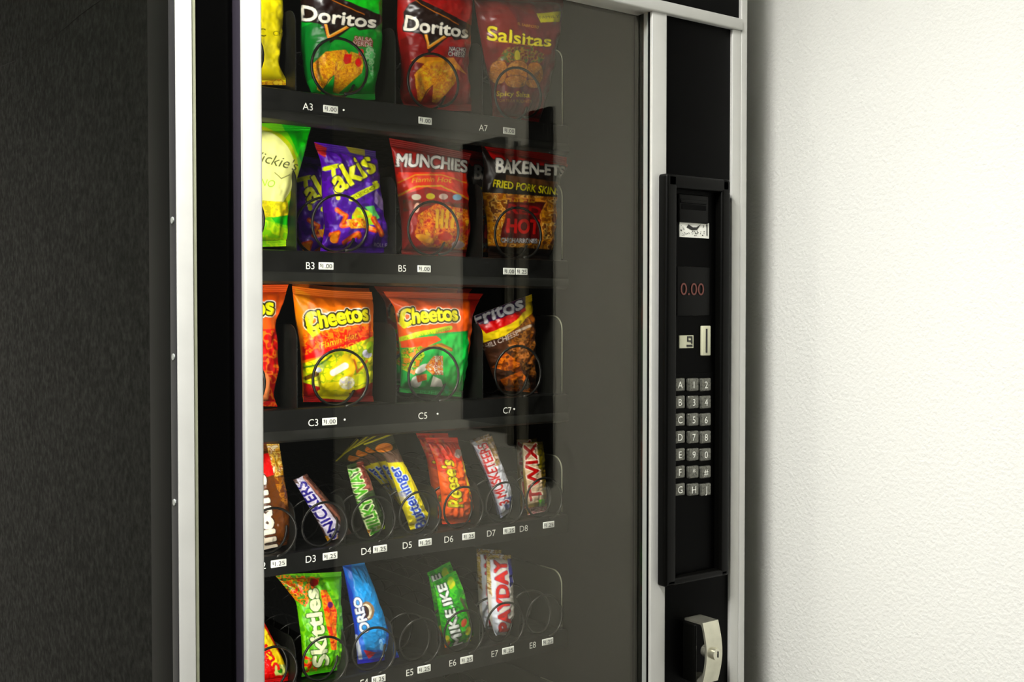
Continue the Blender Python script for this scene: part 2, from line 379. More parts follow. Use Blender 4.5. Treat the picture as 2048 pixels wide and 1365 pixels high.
for rk, zt in ROWS.items():
    snack = rk in 'ABC'
    tr = bpy.data.objects.new('tray', None); COL.objects.link(tr); tr.parent = vm
    tr.location = (0, 0, 0)
    fz = zt+.017 if snack else zt+.010
    FLOOR[rk] = fz
    TX1 = .645
    c = MB(); c.box(IX0+.002, TX1, YS+.002, .72, fz-.003, fz); c.box(IX0+.002, TX1, .70, .715, fz, fz+.03)
    c.build('tray_floor', M['lip'], tr)
    c = MB(); c.prism([(YS, zt-.015), (YS, fz), (YS+.004, fz+.0015), (YS+.008, fz), (YS+.008, zt-.015)], 'x', IX0+.002, TX1)
    c.build('tray_lip', M['lip'], tr)
    if snack:
        c = MB(); c.prism([(YS-.003, zt-.013), (YS, zt-.0085), (YS+.012, zt-.0085), (YS+.012, zt-.023), (YS+.002, zt-.023), (YS-.003, zt-.020)], 'x', IX0+.002, TX1)
        c.build('tray_rail', M['tray'], tr, auto=True)
    hgt = .105 if snack else .06
    xs = ([.078, .219, .361, .500] if snack else [x-.035 for x in CANDY_X])
    def div(x, h_, w_=.0016):
        r = .02; pts = [(YS+.010, fz)]
        for i in range(7):
            a = i/6*math.pi/2; pts.append((YS+.010+r-r*math.cos(a), fz+h_-r+r*math.sin(a)))
        pts += [(.70, fz+h_), (.70, fz)]
        return MB().prism(pts, 'x', x-w_/2, x+w_/2)
    for x in xs: div(x, hgt).build('divider', M['tray'], tr)
    div(TX1-.003, .115 if snack else .085, .004).build('divider', M['tray'], tr)
    h_ = .115 if snack else .085; q = [(TX1-.003, YS+.0095, fz+.004)]
    for i in range(9):
        a_ = i/8*math.pi/2; q.append((TX1-.003, YS+.0095+.02-.02*math.cos(a_), fz+h_-.02+.02*math.sin(a_)))
    q.append((TX1-.003, YS+.06, fz+h_))
    MB().tube(q, .0011, 8).build('edge_highlight', M['bead'], tr, smooth=True)  # thin pale bead added as the painted edge highlight
    cx_ = SNACK_X if snack else CANDY_X
    for x in cx_:
        r = .0355 if snack else .0285
        c = MB(); c.tube(helix(x, fz+r+.002, r, 8 if snack else 9, .056 if snack else .048, .0016), (.0018 if snack else .0016), 8)
        c.build('spiral_coil', M['wire'], tr, smooth=True)
    for kind, s, px, py in TEXTS[rk]:
        p = at(px, py, YS); x = p[0]; z = zt
        c = MB()
        if kind == 'l': c.text(s, (x, z), .0125, YS-.0007, sx=1.0); c.build('slot_label', M['white'], tr)
        elif kind == 'd': c.cyl((x, z+.001), .0013, YS-.001, YS+.0005, 'y', 10); c.build('label_dot', M['white'], tr)
        else:
            hw = .0102; hh = .0046
            c.box(x-hw, x+hw, YS-.0012, YS+.0005, z-hh, z+hh, bev=.0012)
            c.text(s, (x+.001, z), .0075, YS-.0016, mi=1, sx=1.2)
            c.text('$', (x-.0078, z+.001), .005, YS-.0016, mi=1)
            c.build('price_tag', [M['white'], M['ink']], tr)

# ------------------------------------------------------------------ printed film: a small painter for the artwork
SS = 3
def smooth_noise(shape, cell, seed):
    r = np.random.RandomState(seed); h, w_ = shape; gh, gw = int(h/cell)+3, int(w_/cell)+3
    g = r.rand(gh, gw); y = np.arange(h)/cell; x = np.arange(w_)/cell
    yi, xi = y.astype(int), x.astype(int); fy = (y-yi); fx = (x-xi); fy = fy*fy*(3-2*fy); fx = fx*fx*(3-2*fx)
    a = g[np.ix_(yi, xi)]; b = g[np.ix_(yi, xi+1)]; c = g[np.ix_(yi+1, xi)]; d = g[np.ix_(yi+1, xi+1)]
    fx = fx[None]; fy = fy[:, None]
    return a*(1-fx)*(1-fy)+b*fx*(1-fy)+c*(1-fx)*fy+d*fx*fy

class Art:
    """artwork of one wrapper; lengths are in the measured units of the photograph"""
    def __init__(s, x0, y0, x1, y1, base):
        s.x0, s.y0 = x0, y0; s.w = int((x1-x0)*SS); s.h = int((y1-y0)*SS)
        s.a = np.empty((s.h, s.w, 3)); s.a[:] = s2l(base)
        s.Y, s.X = np.mgrid[0:s.h, 0:s.w]; s.X = s.x0+(s.X+.5)/SS; s.Y = s.y0+(s.Y+.5)/SS
    def put(s, mask, col, al=1.0):
        m_ = (mask.astype(float)*al)[..., None]; s.a = s.a*(1-m_)+s2l(col)*m_; return s
    def pmask(s, pts):
        m_ = np.zeros((s.h, s.w), bool); n = len(pts)
        for i in range(n):
            (xa, ya), (xb, yb) = pts[i], pts[(i+1) % n]
            if ya == yb: continue
            cr = ((ya > s.Y) != (yb > s.Y)) & (s.X < (xb-xa)*(s.Y-ya)/(yb-ya)+xa)
            m_ ^= cr
        return m_
    def poly(s, pts, col, al=1.0): return s.put(s.pmask(pts), col, al)
    def emask(s, cx, cy, rx, ry, ang=0):
        a = math.radians(ang); dx = s.X-cx; dy = s.Y-cy
        u = dx*math.cos(a)+dy*math.sin(a); v = -dx*math.sin(a)+dy*math.cos(a); return (u/rx)**2+(v/ry)**2 < 1
    def ell(s, cx, cy, rx, ry, col, ang=0, al=1.0): return s.put(s.emask(cx, cy, rx, ry, ang), col, al)
    def lmask(s, pts, wd):
        m_ = np.zeros((s.h, s.w), bool)
        for (xa, ya), (xb, yb) in zip(pts[:-1], pts[1:]):
            dx, dy = xb-xa, yb-ya; L = max(dx*dx+dy*dy, 1e-6); t_ = np.clip(((s.X-xa)*dx+(s.Y-ya)*dy)/L, 0, 1)
            m_ |= (s.X-xa-t_*dx)**2+(s.Y-ya-t_*dy)**2 < (wd/2)**2
        return m_
    def line(s, pts, wd, col, al=1.0): return s.put(s.lmask(pts, wd), col, al)
    def mottle(s, mask, cols, cell=6, seed=1, al=1.0):
        n = smooth_noise((s.h, s.w), cell*SS, seed)*.65+smooth_noise((s.h, s.w), cell*SS*.45, seed+7)*.35
        n = np.clip((n-.22)/.56, 0, .999)*len(cols); k = n.astype(int)
        for i, c_ in enumerate(cols): s.put(mask & (k == i), c_, al)
        return s
    def text(s, t, p0, p1, hgt, col, out=(), bend=0, ital=0, bold=0, grow=0):
        """string from p0 to p1 along its base line, hgt = cap height; out=[(colour, width)...] outermost first"""
        vs, tr = text_tris(t); vs = vs.copy(); wd = vs[:, 0].max(); u = vs[:, 0]/wd; v = vs[:, 1]/.72
        d = np.array([p1[0]-p0[0], p1[1]-p0[1]], float); L = np.hypot(*d); e = d/L; nrm = np.array([e[1], -e[0]])
        hh = hgt*(1+grow*(u-.5))
        off = v*hh+bend*4*u*(1-u)
        P = np.array(p0)[None]+e[None]*(u*L+ital*v*hgt)[:, None]+nrm[None]*off[:, None]
        Q = np.stack([(P[:, 0]-s.x0)*SS-.5, (P[:, 1]-s.y0)*SS-.5], 1); m_ = np.zeros((s.h, s.w), bool)
        for T in tr:
            A, B, C_ = Q[T]; x0 = max(int(min(A[0], B[0], C_[0])), 0); x1 = min(int(max(A[0], B[0], C_[0]))+2, s.w)
            y0 = max(int(min(A[1], B[1], C_[1])), 0); y1 = min(int(max(A[1], B[1], C_[1]))+2, s.h)
            if x0 >= x1 or y0 >= y1: continue
            yy, xx = np.mgrid[y0:y1, x0:x1]
            def ed(p, q): return (q[0]-p[0])*(yy-p[1])-(q[1]-p[1])*(xx-p[0])
            a, b, c_ = ed(A, B), ed(B, C_), ed(C_, A); m_[y0:y1, x0:x1] |= ((a >= 0) & (b >= 0) & (c_ >= 0)) | ((a <= 0) & (b <= 0) & (c_ <= 0))
        def dil(mk, px):
            k = int(round(px*SS)); r = mk.copy()
            for i in range(k):
                q = r.copy(); q[1:] |= r[:-1]; q[:-1] |= r[1:]; q[:, 1:] |= r[:, :-1]; q[:, :-1] |= r[:, 1:]
                if i % 2:
                    q[1:, 1:] |= r[:-1, :-1]; q[:-1, :-1] |= r[1:, 1:]; q[1:, :-1] |= r[:-1, 1:]; q[:-1, 1:] |= r[1:, :-1]
                r = q
            return r
        if bold: m_ = dil(m_, bold)
        for c_, wo in out: s.put(dil(m_, wo), c_)
        return s.put(m_, col)
    def sample(s, px, py):
        g = s.a.mean(-1, keepdims=True); b = np.clip(g+(s.a-g)*1.30, 0, 1)
        for ax in (0, 1):
            b = (np.roll(b, 1, ax)+2*b+np.roll(b, -1, ax))/4
        x = np.clip((px-s.x0)*SS-.5, 0, s.w-1.001); y = np.clip((py-s.y0)*SS-.5, 0, s.h-1.001)
        xi, yi = x.astype(int), y.astype(int); fx, fy = (x-xi)[..., None], (y-yi)[..., None]
        return b[yi, xi]*(1-fx)*(1-fy)+b[yi, xi+1]*fx*(1-fy)+b[yi+1, xi]*(1-fx)*fy+b[yi+1, xi+1]*fx*fy

# ------------------------------------------------------------------ bags and bars
def grid_part(name, P, Cc, root, flip=False):
    """P: list of (rows, cols, 3) sheets, Cc: matching colours"""
    vs = []; fs = []; cs = []; k = 0
    for G, K, fl in zip(P, Cc, (False, True)):
        h, w_ = G.shape[:2]; vs.append(G.reshape(-1, 3)); cs.append(K.reshape(-1, 3))
        idx = np.arange(h*w_).reshape(h, w_)+k
        q = np.stack([idx[:-1, :-1], idx[1:, :-1], idx[1:, 1:], idx[:-1, 1:]], -1).reshape(-1, 4)
        fs.append(q[:, ::-1] if fl else q); k += h*w_
    vs = np.concatenate(vs)-np.array(root.location)[None]; fs = np.concatenate(fs); cs = np.concatenate(cs)
    me = bpy.data.meshes.new(name); me.from_pydata(vs.tolist(), [], fs.tolist()); me.materials.append(M['film'])
    at_ = me.color_attributes.new('print', 'FLOAT_COLOR', 'POINT')
    at_.data.foreach_set('color', np.concatenate([cs, np.ones((len(cs), 1))], 1).ravel())
    me.polygons.foreach_set('use_smooth', [True]*len(fs)); me.update()
    o = bpy.data.objects.new(name, me); COL.objects.link(o); o.parent = root; return o

def resamp(pl, n, off=0):
    pl = np.array(pl, float); d = np.r_[0, np.cumsum(np.hypot(*np.diff(pl, axis=0).T))]; d /= d[-1]
    t_ = np.linspace(0, 1, n)
    # smooth (Catmull-like) by cubic through dense linear + averaging
    tt = np.linspace(0, 1, 101); x = np.interp(tt, d, pl[:, 0]); y = np.interp(tt, d, pl[:, 1])
    for _ in range(10):
        x[1:-1] = (x[:-2]+2*x[1:-1]+x[2:])/4; y[1:-1] = (y[:-2]+2*y[1:-1]+y[2:])/4
    return np.interp(t_, tt, x), np.interp(t_, tt, y)

def pack(kind, row, left, right, art, label, cat, group, T=.05, yb=.038, seals=(.07, .05), seed=1, round_=2.6, wr=1.0, sag=0, lean=0.0, step=1.15, jag=0):
    """a filled film wrapper whose flat seams lie at y = YS+yb; left/right: its two sides from top to bottom"""
    Yb = YS+yb; fz = FLOOR[row]
    hpx = max(abs(left[-1][1]-left[0][1]), abs(right[-1][1]-right[0][1])); wpx = max(abs(a[0]-b[0]) for a, b in zip((left[0], left[-1], left[len(left)//2]), (right[0], right[-1], right[len(right)//2])))
    nv = int(hpx/step)+2; nu = int(wpx/step)+2
    lx, ly = resamp(left, nv); rx, ry = resamp(right, nv)
    u = np.linspace(0, 1, nu)[None]; v = np.linspace(0, 1, nv)[:, None]
    px = lx[:, None]*(1-u)+rx[:, None]*u; py = ly[:, None]*(1-u)+ry[:, None]*u
    py = py+sag*4*u*(1-u)*(1-v)**3
    d = FV*FPX+RV*(px[..., None]-1024)+UV*(682.5-py[..., None])
    Pb = CAM+d*((Yb-CAM[1])/d[..., 1])[..., None]
    zb = Pb[-1, :, 2].min(); zt_ = Pb[:, :, 2].max(); k = (zt_-(fz+.0015))/(zt_-zb)         # rests on the tray floor
    Pb[..., 2] = zt_-(zt_-Pb[..., 2])*k
    s0, s1 = seals
    t = np.clip((v-s0)/(1-s0-s1), 0, 1)
    pv = np.clip(1-np.abs(2*t-1)**(3.2), 0, 1)**.62
    pu = np.clip(1-np.abs(2*u-1)**round_, 0, 1)**.55
    prof = pu*pv
    n1 = smooth_noise((nv, nu), max(nu/9, 4), seed)-.5; n2 = smooth_noise((nv, nu), max(nu/22, 3), seed+3)-.5
    ln = np.repeat(smooth_noise((1, nu), max(nu/12, 2.5), seed+5)-.5, nv, 0)
    near = np.exp(-np.abs(t)/.16)+np.exp(-np.abs(1-t)/.13)
    side = np.abs(2*u-1)**3*(smooth_noise((nv, nu), max(nv/16, 4), seed+11)-.5)
    inside = (t > 0)*(t < 1)
    wrk = wr*inside*(.0035*n1+.0014*n2+.010*ln*near*np.minimum(pv*2.5, 1)+.010*side)*np.minimum(pu*2, 1)
    curl = .004*(smooth_noise((1, nu), max(nu/3, 3), seed+9)-.5)*(1-inside)+.0004*np.sin(v*hpx*1.6)*(1-inside)
    F = Pb.copy(); F[..., 1] = Yb-T*.62*prof-wrk*prof**.3-curl-.0004
    B = Pb.copy(); B[..., 1] = Yb+T*.38*prof+.0004-curl
    if lean:
        hh = (F[..., 2]-fz); F[..., 1] += lean*hh; B[..., 1] += lean*hh
    # print: constant plane through the middle of the bulge
    Q = Pb.copy(); Q[..., 1] = Yb-.56*T*prof
    qx, qy = [np.empty_like(px) for _ in range(2)]
    dd = Q-CAM; z = dd@FV; qx = 1024+FPX*(dd@RV)/z; qy = 682.5-FPX*(dd@UV)/z; qx = np.maximum.accumulate(qx, 1)
    Cf = art.sample(qx, qy)
    Cb = np.repeat(Cf[:, :1]*.5+Cf[:, -1:]*.5, nu, 1)
    cx = float(Pb[..., 0].mean())
    root = empty(kind, (cx, Yb, fz), label, cat, group)
    a = int(s0*nv); b = nv-1-int(s1*nv)
    def part(nm, i0, i1):
        if i1-i0 < 1: return
        q = 3
        cols = np.unique(np.r_[np.arange(0, nu, q), nu-1]); rows = np.unique(np.r_[np.arange(i0, i1, q), i1])
        grid_part(nm, [F[i0:i1+1], B[np.ix_(rows, cols)]], [Cf[i0:i1+1], Cb[np.ix_(rows, cols)]], root)
    part('film_body', a, b)
    if a > 0: part('top_seal', 0, a)
    if b < nv-1: part('bottom_seal', b, nv-1)
    return root

def clone(root, dx, dy, dz, label, group=None):
    c_ = root.copy(); COL.objects.link(c_); c_.location = (root.location[0]+dx, root.location[1]+dy, root.location[2]+dz)
    c_['label'] = label
    if group: c_['group'] = group
    for ch in list(root.children):
        k = ch.copy(); COL.objects.link(k); k.parent = c_
    return c_
#PRODUCTS
G_A, G_B, G_C = 'snack bags in the top row', 'snack bags in the second row', 'snack bags in the third row'
G_D, G_E = 'sweets in the fourth row', 'sweets in the fifth row'
SB, CB = 'snack bag', 'candy bar'
BL = (8, 8, 8)

# ---- A1 yellow crisps
a = Art(370, -50, 610, 200, (255, 228, 0))
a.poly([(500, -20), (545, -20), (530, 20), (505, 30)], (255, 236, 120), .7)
a.mottle(a.pmask([(370, 150), (470, 160), (520, 165), (560, 158), (600, 190), (370, 200)]), [(214, 160, 30), (240, 196, 60), (190, 130, 20), (250, 215, 110)], 9, 2)
a.text('CLASSIC', (442, 72), (530, 74), 17, (60, 50, 10)); a.text('CHIPS', (545, 72), (580, 74), 10, (90, 70, 10))
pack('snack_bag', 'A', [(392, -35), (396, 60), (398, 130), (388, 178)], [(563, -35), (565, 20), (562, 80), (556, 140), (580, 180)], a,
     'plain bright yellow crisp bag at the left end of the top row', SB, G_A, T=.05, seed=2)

def tortilla(dx, dy, base, dark, light, flav, flavcol, chips_c, hot, kx=1.0):
    X = lambda x: 682+(x-682)*kx+dx
    a = Art(X(585), -50, X(785), 240, base)
    p = lambda pts: [(X(x), y+dy) for x, y in pts]
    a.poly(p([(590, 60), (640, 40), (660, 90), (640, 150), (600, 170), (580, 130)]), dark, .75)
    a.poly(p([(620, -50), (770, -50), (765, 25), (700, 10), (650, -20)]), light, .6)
    a.poly(p([(610, -12), (636, -22), (770, 36), (756, 52), (745, 58), (716, 62), (706, 52), (658, 88), (640, 50), (600, 42), (597, 5)]), (26, 10, 8))
    a.line(p([(622, -22), (640, -10), (700, 18), (727, 30)]), 2.2, (150, 90, 40))
    a.line(p([(647, 42), (655, 76), (717, 41)]), 5.5, (232, 150, 66)); a.line(p([(648, 46), (656, 73), (715, 41)]), 2, (250, 205, 130))
    a.text('Doritos', (X(600), 40+dy), (X(749), 56+dy), 27, (246, 240, 226), out=[((20, 10, 8), 2.5)], bold=1.0, bend=-1, grow=-.28)
    a.text(flav[0], (X(705), 82+dy), (X(742), 85+dy), 8, (235, 225, 215), out=[(flavcol, 1.2)]); a.text(flav[1], (X(703), 92+dy), (X(741), 95+dy), 9, (245, 235, 225), out=[(flavcol, 1.2)])
    tri1 = p([(622, 130), (650, 104), (690, 100), (702, 118), (668, 150), (640, 184), (632, 180)])
    tri2 = p([(668, 150), (700, 104), (724, 112), (722, 146), (676, 188), (666, 184)])
    a.mottle(a.pmask(tri1), chips_c, 5, 4); a.mottle(a.pmask(tri2), chips_c, 4.5, 6)
    a.line(p([(666, 152), (656, 160), (640, 186)]), 2, dark); a.line(p([(702, 106), (690, 125), (668, 152)]), 1.2, chips_c[0])
    if hot:
        a.poly(p([(688, 108), (702, 110), (700, 126), (690, 130), (684, 122)]), (214, 40, 22)); a.ell(X(714), 126+dy, 6, 9, (220, 46, 24)); a.ell(X(720), 106+dy, 5, 7, (222, 60, 30))
        a.mottle(a.pmask(p([(730, 90), (748, 100), (744, 160), (728, 120)])), [(120, 205, 130), (200, 230, 190), (60, 180, 90)], 5, 3, .8)
    return a
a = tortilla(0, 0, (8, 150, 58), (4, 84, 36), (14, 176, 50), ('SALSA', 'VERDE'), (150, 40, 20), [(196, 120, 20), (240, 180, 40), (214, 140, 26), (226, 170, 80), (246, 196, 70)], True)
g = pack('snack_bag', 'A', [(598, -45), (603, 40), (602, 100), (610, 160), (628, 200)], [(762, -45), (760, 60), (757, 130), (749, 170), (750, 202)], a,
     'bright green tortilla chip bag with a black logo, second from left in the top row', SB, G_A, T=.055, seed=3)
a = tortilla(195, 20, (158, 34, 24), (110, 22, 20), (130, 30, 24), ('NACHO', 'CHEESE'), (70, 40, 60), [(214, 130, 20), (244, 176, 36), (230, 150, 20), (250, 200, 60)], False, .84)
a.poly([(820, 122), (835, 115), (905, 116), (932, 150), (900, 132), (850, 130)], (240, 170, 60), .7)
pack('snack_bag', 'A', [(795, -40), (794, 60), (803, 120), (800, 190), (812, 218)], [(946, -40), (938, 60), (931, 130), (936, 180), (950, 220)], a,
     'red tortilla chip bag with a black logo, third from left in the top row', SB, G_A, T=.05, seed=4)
# ---- A7 maroon round chips
a = Art(930, -50, 1150, 260, (116, 24, 24))
a.poly([(930, -30), (1150, -30), (1150, 20), (1060, 14), (950, 24)], (140, 34, 28), .7); a.poly([(1010, 10), (1150, 60), (1150, 120), (1060, 90)], (90, 34, 48), .5)
a.poly([(1072, 27), (1122, 23), (1118, 44), (1078, 46)], (216, 206, 20)); a.text('FAMILY', (1078, 38), (1116, 36), 6, (120, 100, 10))
a.text('Salsitas', (973, 80), (1100, 93), 26, (240, 224, 50), out=[((70, 16, 14), 1.5)], bold=.5, bend=-3, grow=-.35)
a.text('EL SABROSO', (1033, 50), (1075, 58), 5, (200, 150, 40))
a.line([(985, 84), (1060, 92)], 1.2, (190, 120, 40))
a.mottle(a.pmask([(995, 120), (1010, 96), (1060, 92), (1090, 112), (1080, 126), (1000, 126)]), [(120, 50, 30), (70, 90, 40), (150, 110, 50), (100, 30, 28)], 7, 3)
a.ell(1032, 112, 6, 11, (206, 190, 50))
for i, (x, y, rx, ry, an) in enumerate([(996, 145, 17, 24, 8), (1034, 142, 22, 20, 0), (1068, 147, 17, 22, -10), (1030, 164, 22, 12, 0), (1064, 168, 14, 8, 14)]):
    a.ell(x, y, rx+1.2, ry+1.2, (96, 40, 20), an); a.mottle(a.emask(x, y, rx, ry, an), [(176, 110, 52), (196, 134, 70), (160, 96, 44), (206, 150, 92)], 5, 10+i)
a.text('Spicy Salsa', (993, 192), (1058, 195), 10, (226, 196, 50), bold=.3); a.text('TORTILLA ROUNDS', (993, 204), (1062, 206), 6, (190, 130, 60))
pack('snack_bag', 'A', [(945, -20), (955, 45), (968, 110), (982, 170), (986, 236)], [(1130, -12), (1118, 60), (1104, 130), (1090, 190), (1078, 243)], a,
     'maroon bag of round tortilla chips with yellow lettering, rightmost in the top row', SB, G_A, T=.042, seed=5)

# ---- B1 lime
a = Art(370, 220, 650, 520, (130, 214, 20))
a.poly([(560, 240), (640, 240), (610, 340), (590, 300)], (40, 190, 26))
a.ell(494, 345, 102, 98, (190, 200, 60)); a.ell(494, 345, 94, 90, (240, 240, 170))
a.mottle(a.pmask([(500, 400), (575, 405), (578, 440), (520, 432), (480, 420)]), [(230, 210, 40), (244, 226, 90), (210, 200, 40)], 7, 3)
a.poly([(540, 436), (580, 430), (580, 452), (548, 446)], (60, 180, 40)); a.mottle(a.pmask([(370, 442), (520, 436), (580, 460), (580, 500), (370, 500)]), [(170, 226, 20), (200, 236, 50), (150, 220, 30)], 12, 9)
a.text("Miss Vickie's", (440, 300), (590, 342), 21, (70, 74, 30), ital=.2, bend=-2); a.line([(548, 346), (560, 358), (578, 350)], 1.6, (110, 110, 50))
a.text('JALAPENO', (455, 360), (545, 376), 15, (160, 200, 50), ital=.2)
pack('snack_bag', 'B', [(380, 246), (396, 330), (400, 420), (392, 496)], [(624, 246), (604, 320), (580, 395), (574, 445), (578, 492)], a,
     'lime green chip bag with a pale round label, left end of the second row', SB, G_B, T=.045, seed=6)
# ---- B3 purple rolled chips
a = Art(600, 260, 810, 520, (78, 20, 140))
a.mottle(a.pmask([(600, 270), (810, 270), (810, 520), (600, 520)]), [(66, 14, 118), (92, 26, 160), (78, 20, 140)], 22, 8)
a.poly([(628, 284), (654, 296), (650, 316), (634, 306)], (150, 50, 50)); a.poly([(690, 292), (730, 300), (730, 312), (700, 306)], (150, 140, 60))
a.line([(650, 338), (674, 332)], 9, (214, 220, 30)); a.line([(663, 336), (674, 397)], 8, (222, 226, 36))
a.text('akis', (675, 386), (753, 340), 48, (232, 232, 40), out=[((44, 10, 70), 2.2)], bold=1.6, grow=.1)
a.line([(700, 398), (752, 372)], 11, (220, 226, 30)); a.text('FUEGO', (704, 400), (748, 377), 6, (110, 110, 20)); a.line([(742, 368), (752, 364)], 5, (222, 226, 30))
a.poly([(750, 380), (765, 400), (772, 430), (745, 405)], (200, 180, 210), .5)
a.mottle(a.pmask([(704, 430), (712, 414), (740, 424), (745, 450), (700, 448)]), [(150, 210, 40), (190, 226, 60), (210, 190, 40)], 6, 4)
a.poly([(728, 414), (745, 412), (756, 436), (750, 440)], (110, 190, 110))
for pts in ([(672, 420), (690, 432), (684, 452)], [(686, 452), (716, 446), (748, 462)], [(744, 438), (762, 470)], [(660, 470), (676, 466), (672, 482)], [(688, 486), (712, 468), (716, 474)]):
    a.line(pts, 10, (206, 84, 24)); a.line(pts, 4, (236, 140, 50))
a.mottle(a.pmask([(690, 440), (720, 436), (745, 456), (700, 458)]), [(230, 140, 30), (240, 190, 50), (210, 90, 30)], 5, 9)
a.ell(668, 478, 8, 9, (240, 150, 40)); a.text('ROLLED', (748, 493), (778, 496), 8, (220, 210, 225))
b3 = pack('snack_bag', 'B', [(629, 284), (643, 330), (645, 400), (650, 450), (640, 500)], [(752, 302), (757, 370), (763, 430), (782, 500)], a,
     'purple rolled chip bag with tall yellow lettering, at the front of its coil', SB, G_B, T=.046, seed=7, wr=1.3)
clone(b3, -.012, .055, -.010, 'second purple bag tucked in the dark behind the front purple one')
# ---- B5 snack mix
a = Art(765, 260, 960, 525, (150, 40, 26))
a.poly([(770, 270), (950, 300), (945, 325), (870, 315), (790, 320)], (170, 44, 22))
a.poly([(795, 345), (930, 345), (936, 402), (900, 385), (850, 375), (793, 395)], (240, 84, 8))
a.line([(796, 366), (830, 350), (880, 350), (930, 366)], 2.4, (244, 160, 30)); a.line([(795, 392), (830, 374), (880, 372), (934, 398)], 3.4, (246, 176, 30))
a.text('Flamin Hot', (822, 366), (900, 366), 10, (246, 190, 60), ital=.25, bend=2)
a.text('MUNCHIES', (793, 333), (932, 345), 25, (246, 242, 238), out=[((60, 20, 16), 1.6)], bold=.9, bend=3, grow=-.1)
for x, c_ in ((830, (220, 210, 190)), (858, (206, 190, 60)), (884, (216, 190, 180)), (911, (150, 190, 215))): a.ell(x, 393+abs(x-865)*.05, 9, 6, c_)
a.mottle(a.pmask([(805, 400), (935, 408), (935, 420), (870, 408), (806, 425)]), [(130, 50, 40), (100, 60, 50)], 8, 3)
a.mottle(a.pmask([(826, 470), (835, 430), (870, 408), (935, 420), (935, 500), (850, 495)]), [(190, 60, 30), (222, 110, 30), (236, 150, 40), (206, 90, 40), (240, 180, 60)], 7, 7)
for x in (872, 882, 892, 903): a.line([(x, 422), (x-1, 455)], 6, (238, 186, 40)); a.line([(x+3.6, 422), (x+2.6, 455)], 1.2, (180, 90, 20))
a.line([(912, 444), (925, 446), (928, 462), (914, 468), (910, 452)], 4, (206, 90, 30)); a.ell(848, 478, 20, 7, (240, 170, 60), 20); a.ell(888, 474, 14, 8, (220, 80, 60)); a.ell(832, 416, 5, 10, (236, 190, 170), 10)
a.ell(915, 490, 14, 8, (226, 190, 190))
pack('snack_bag', 'B', [(779, 276), (790, 340), (797, 400), (803, 450), (804, 506)], [(944, 306), (931, 345), (934, 400), (937, 450), (932, 510)], a,
     'red and orange snack mix bag with white lettering in the second row', SB, G_B, T=.046, seed=8)
# ---- B7 pork rinds
a = Art(925, 260, 1175, 540, (36, 22, 16))
a.poly([(940, 262), (1170, 300), (1140, 335), (1060, 330), (985, 318), (960, 290)], (206, 30, 26))
a.poly([(960, 282), (985, 318), (1000, 330), (1100, 345), (1120, 360), (1118, 420), (960, 400), (935, 300)], (28, 18, 14)); a.poly([(950, 262), (1175, 300), (1140, 333), (1040, 322), (985, 312)], (210, 34, 28))
a.poly([(1010, 350), (1115, 365), (1115, 385), (1010, 372)], (110, 70, 44), .7)
a.mottle(a.pmask([(962, 385), (1115, 395), (1110, 500), (975, 492)]), [(150, 88, 34), (214, 152, 72), (180, 112, 50), (232, 186, 116), (120, 66, 26)], 9, 5)
a.poly([(1012, 400), (1090, 405), (1078, 430), (1082, 480), (998, 476), (1008, 440)], (84, 22, 18)); a.line([(1012, 398), (1040, 396), (1092, 404), (1078, 428), (1083, 478)], 2.4, (220, 150, 90))
a.text('HOT', (1012, 465), (1076, 468), 28, (196, 62, 20), out=[((60, 10, 10), 1.5)], bold=1.5); a.text('RED', (1014, 426), (1078, 432), 18, (150, 40, 26), bold=1); a.mottle(a.pmask([(1016, 396), (1070, 400), (1068, 406), (1016, 404)]), [(200, 150, 40), (150, 60, 30)], 3, 2)
a.text('BAKEN-ETS', (990, 345), (1128, 352), 24, (244, 240, 232), out=[((20, 12, 10), 1.6)], bold=.9, grow=-.45)
a.text('FRIED PORK SKINS', (984, 374), (1116, 391), 15, (226, 214, 30), out=[((30, 20, 10), 1.2)], bold=.4)
a.text('CHICHARRONES', (1000, 485), (1072, 487), 9, (206, 200, 200), out=[((40, 26, 26), 1)], bold=.2)
b7 = pack('snack_bag', 'B', [(962, 283), (968, 330), (964, 380), (974, 430), (976, 498)], [(1146, 316), (1118, 352), (1112, 420), (1112, 470), (1113, 506)], a,
     'dark fried pork skin bag with a red top seal, rightmost in the second row', SB, G_B, T=.044, seed=9)
clone(b7, -.008, .042, -.006, 'second dark pork skin bag directly behind the front one')

# ---- C1
a = Art(370, 550, 600, 830, (236, 110, 20))
a.poly([(370, 668), (600, 655), (600, 830), (370, 830)], (226, 60, 20)); a.mottle(a.pmask([(370, 675), (555, 660), (555, 830), (370, 830)]), [(206, 26, 18), (226, 60, 20), (240, 130, 40), (206, 30, 20), (190, 20, 20)], 14, 3)
a.text('Cheetos', (400, 642), (546, 628), 40, (232, 226, 30), out=[((250, 240, 225), 4.5), ((26, 26, 14), 3)], bold=1.4, grow=-.3)
a.ell(528, 775, 10, 30, (236, 150, 110))
pack('snack_bag', 'C', [(390, 572), (402, 640), (404, 740), (398, 808)], [(578, 569), (566, 605), (548, 640), (552, 690), (554, 740), (546, 790), (556, 812)], a,
     'orange and red cheese puff bag at the left end of the third row', SB, G_C, T=.05, seed=10)
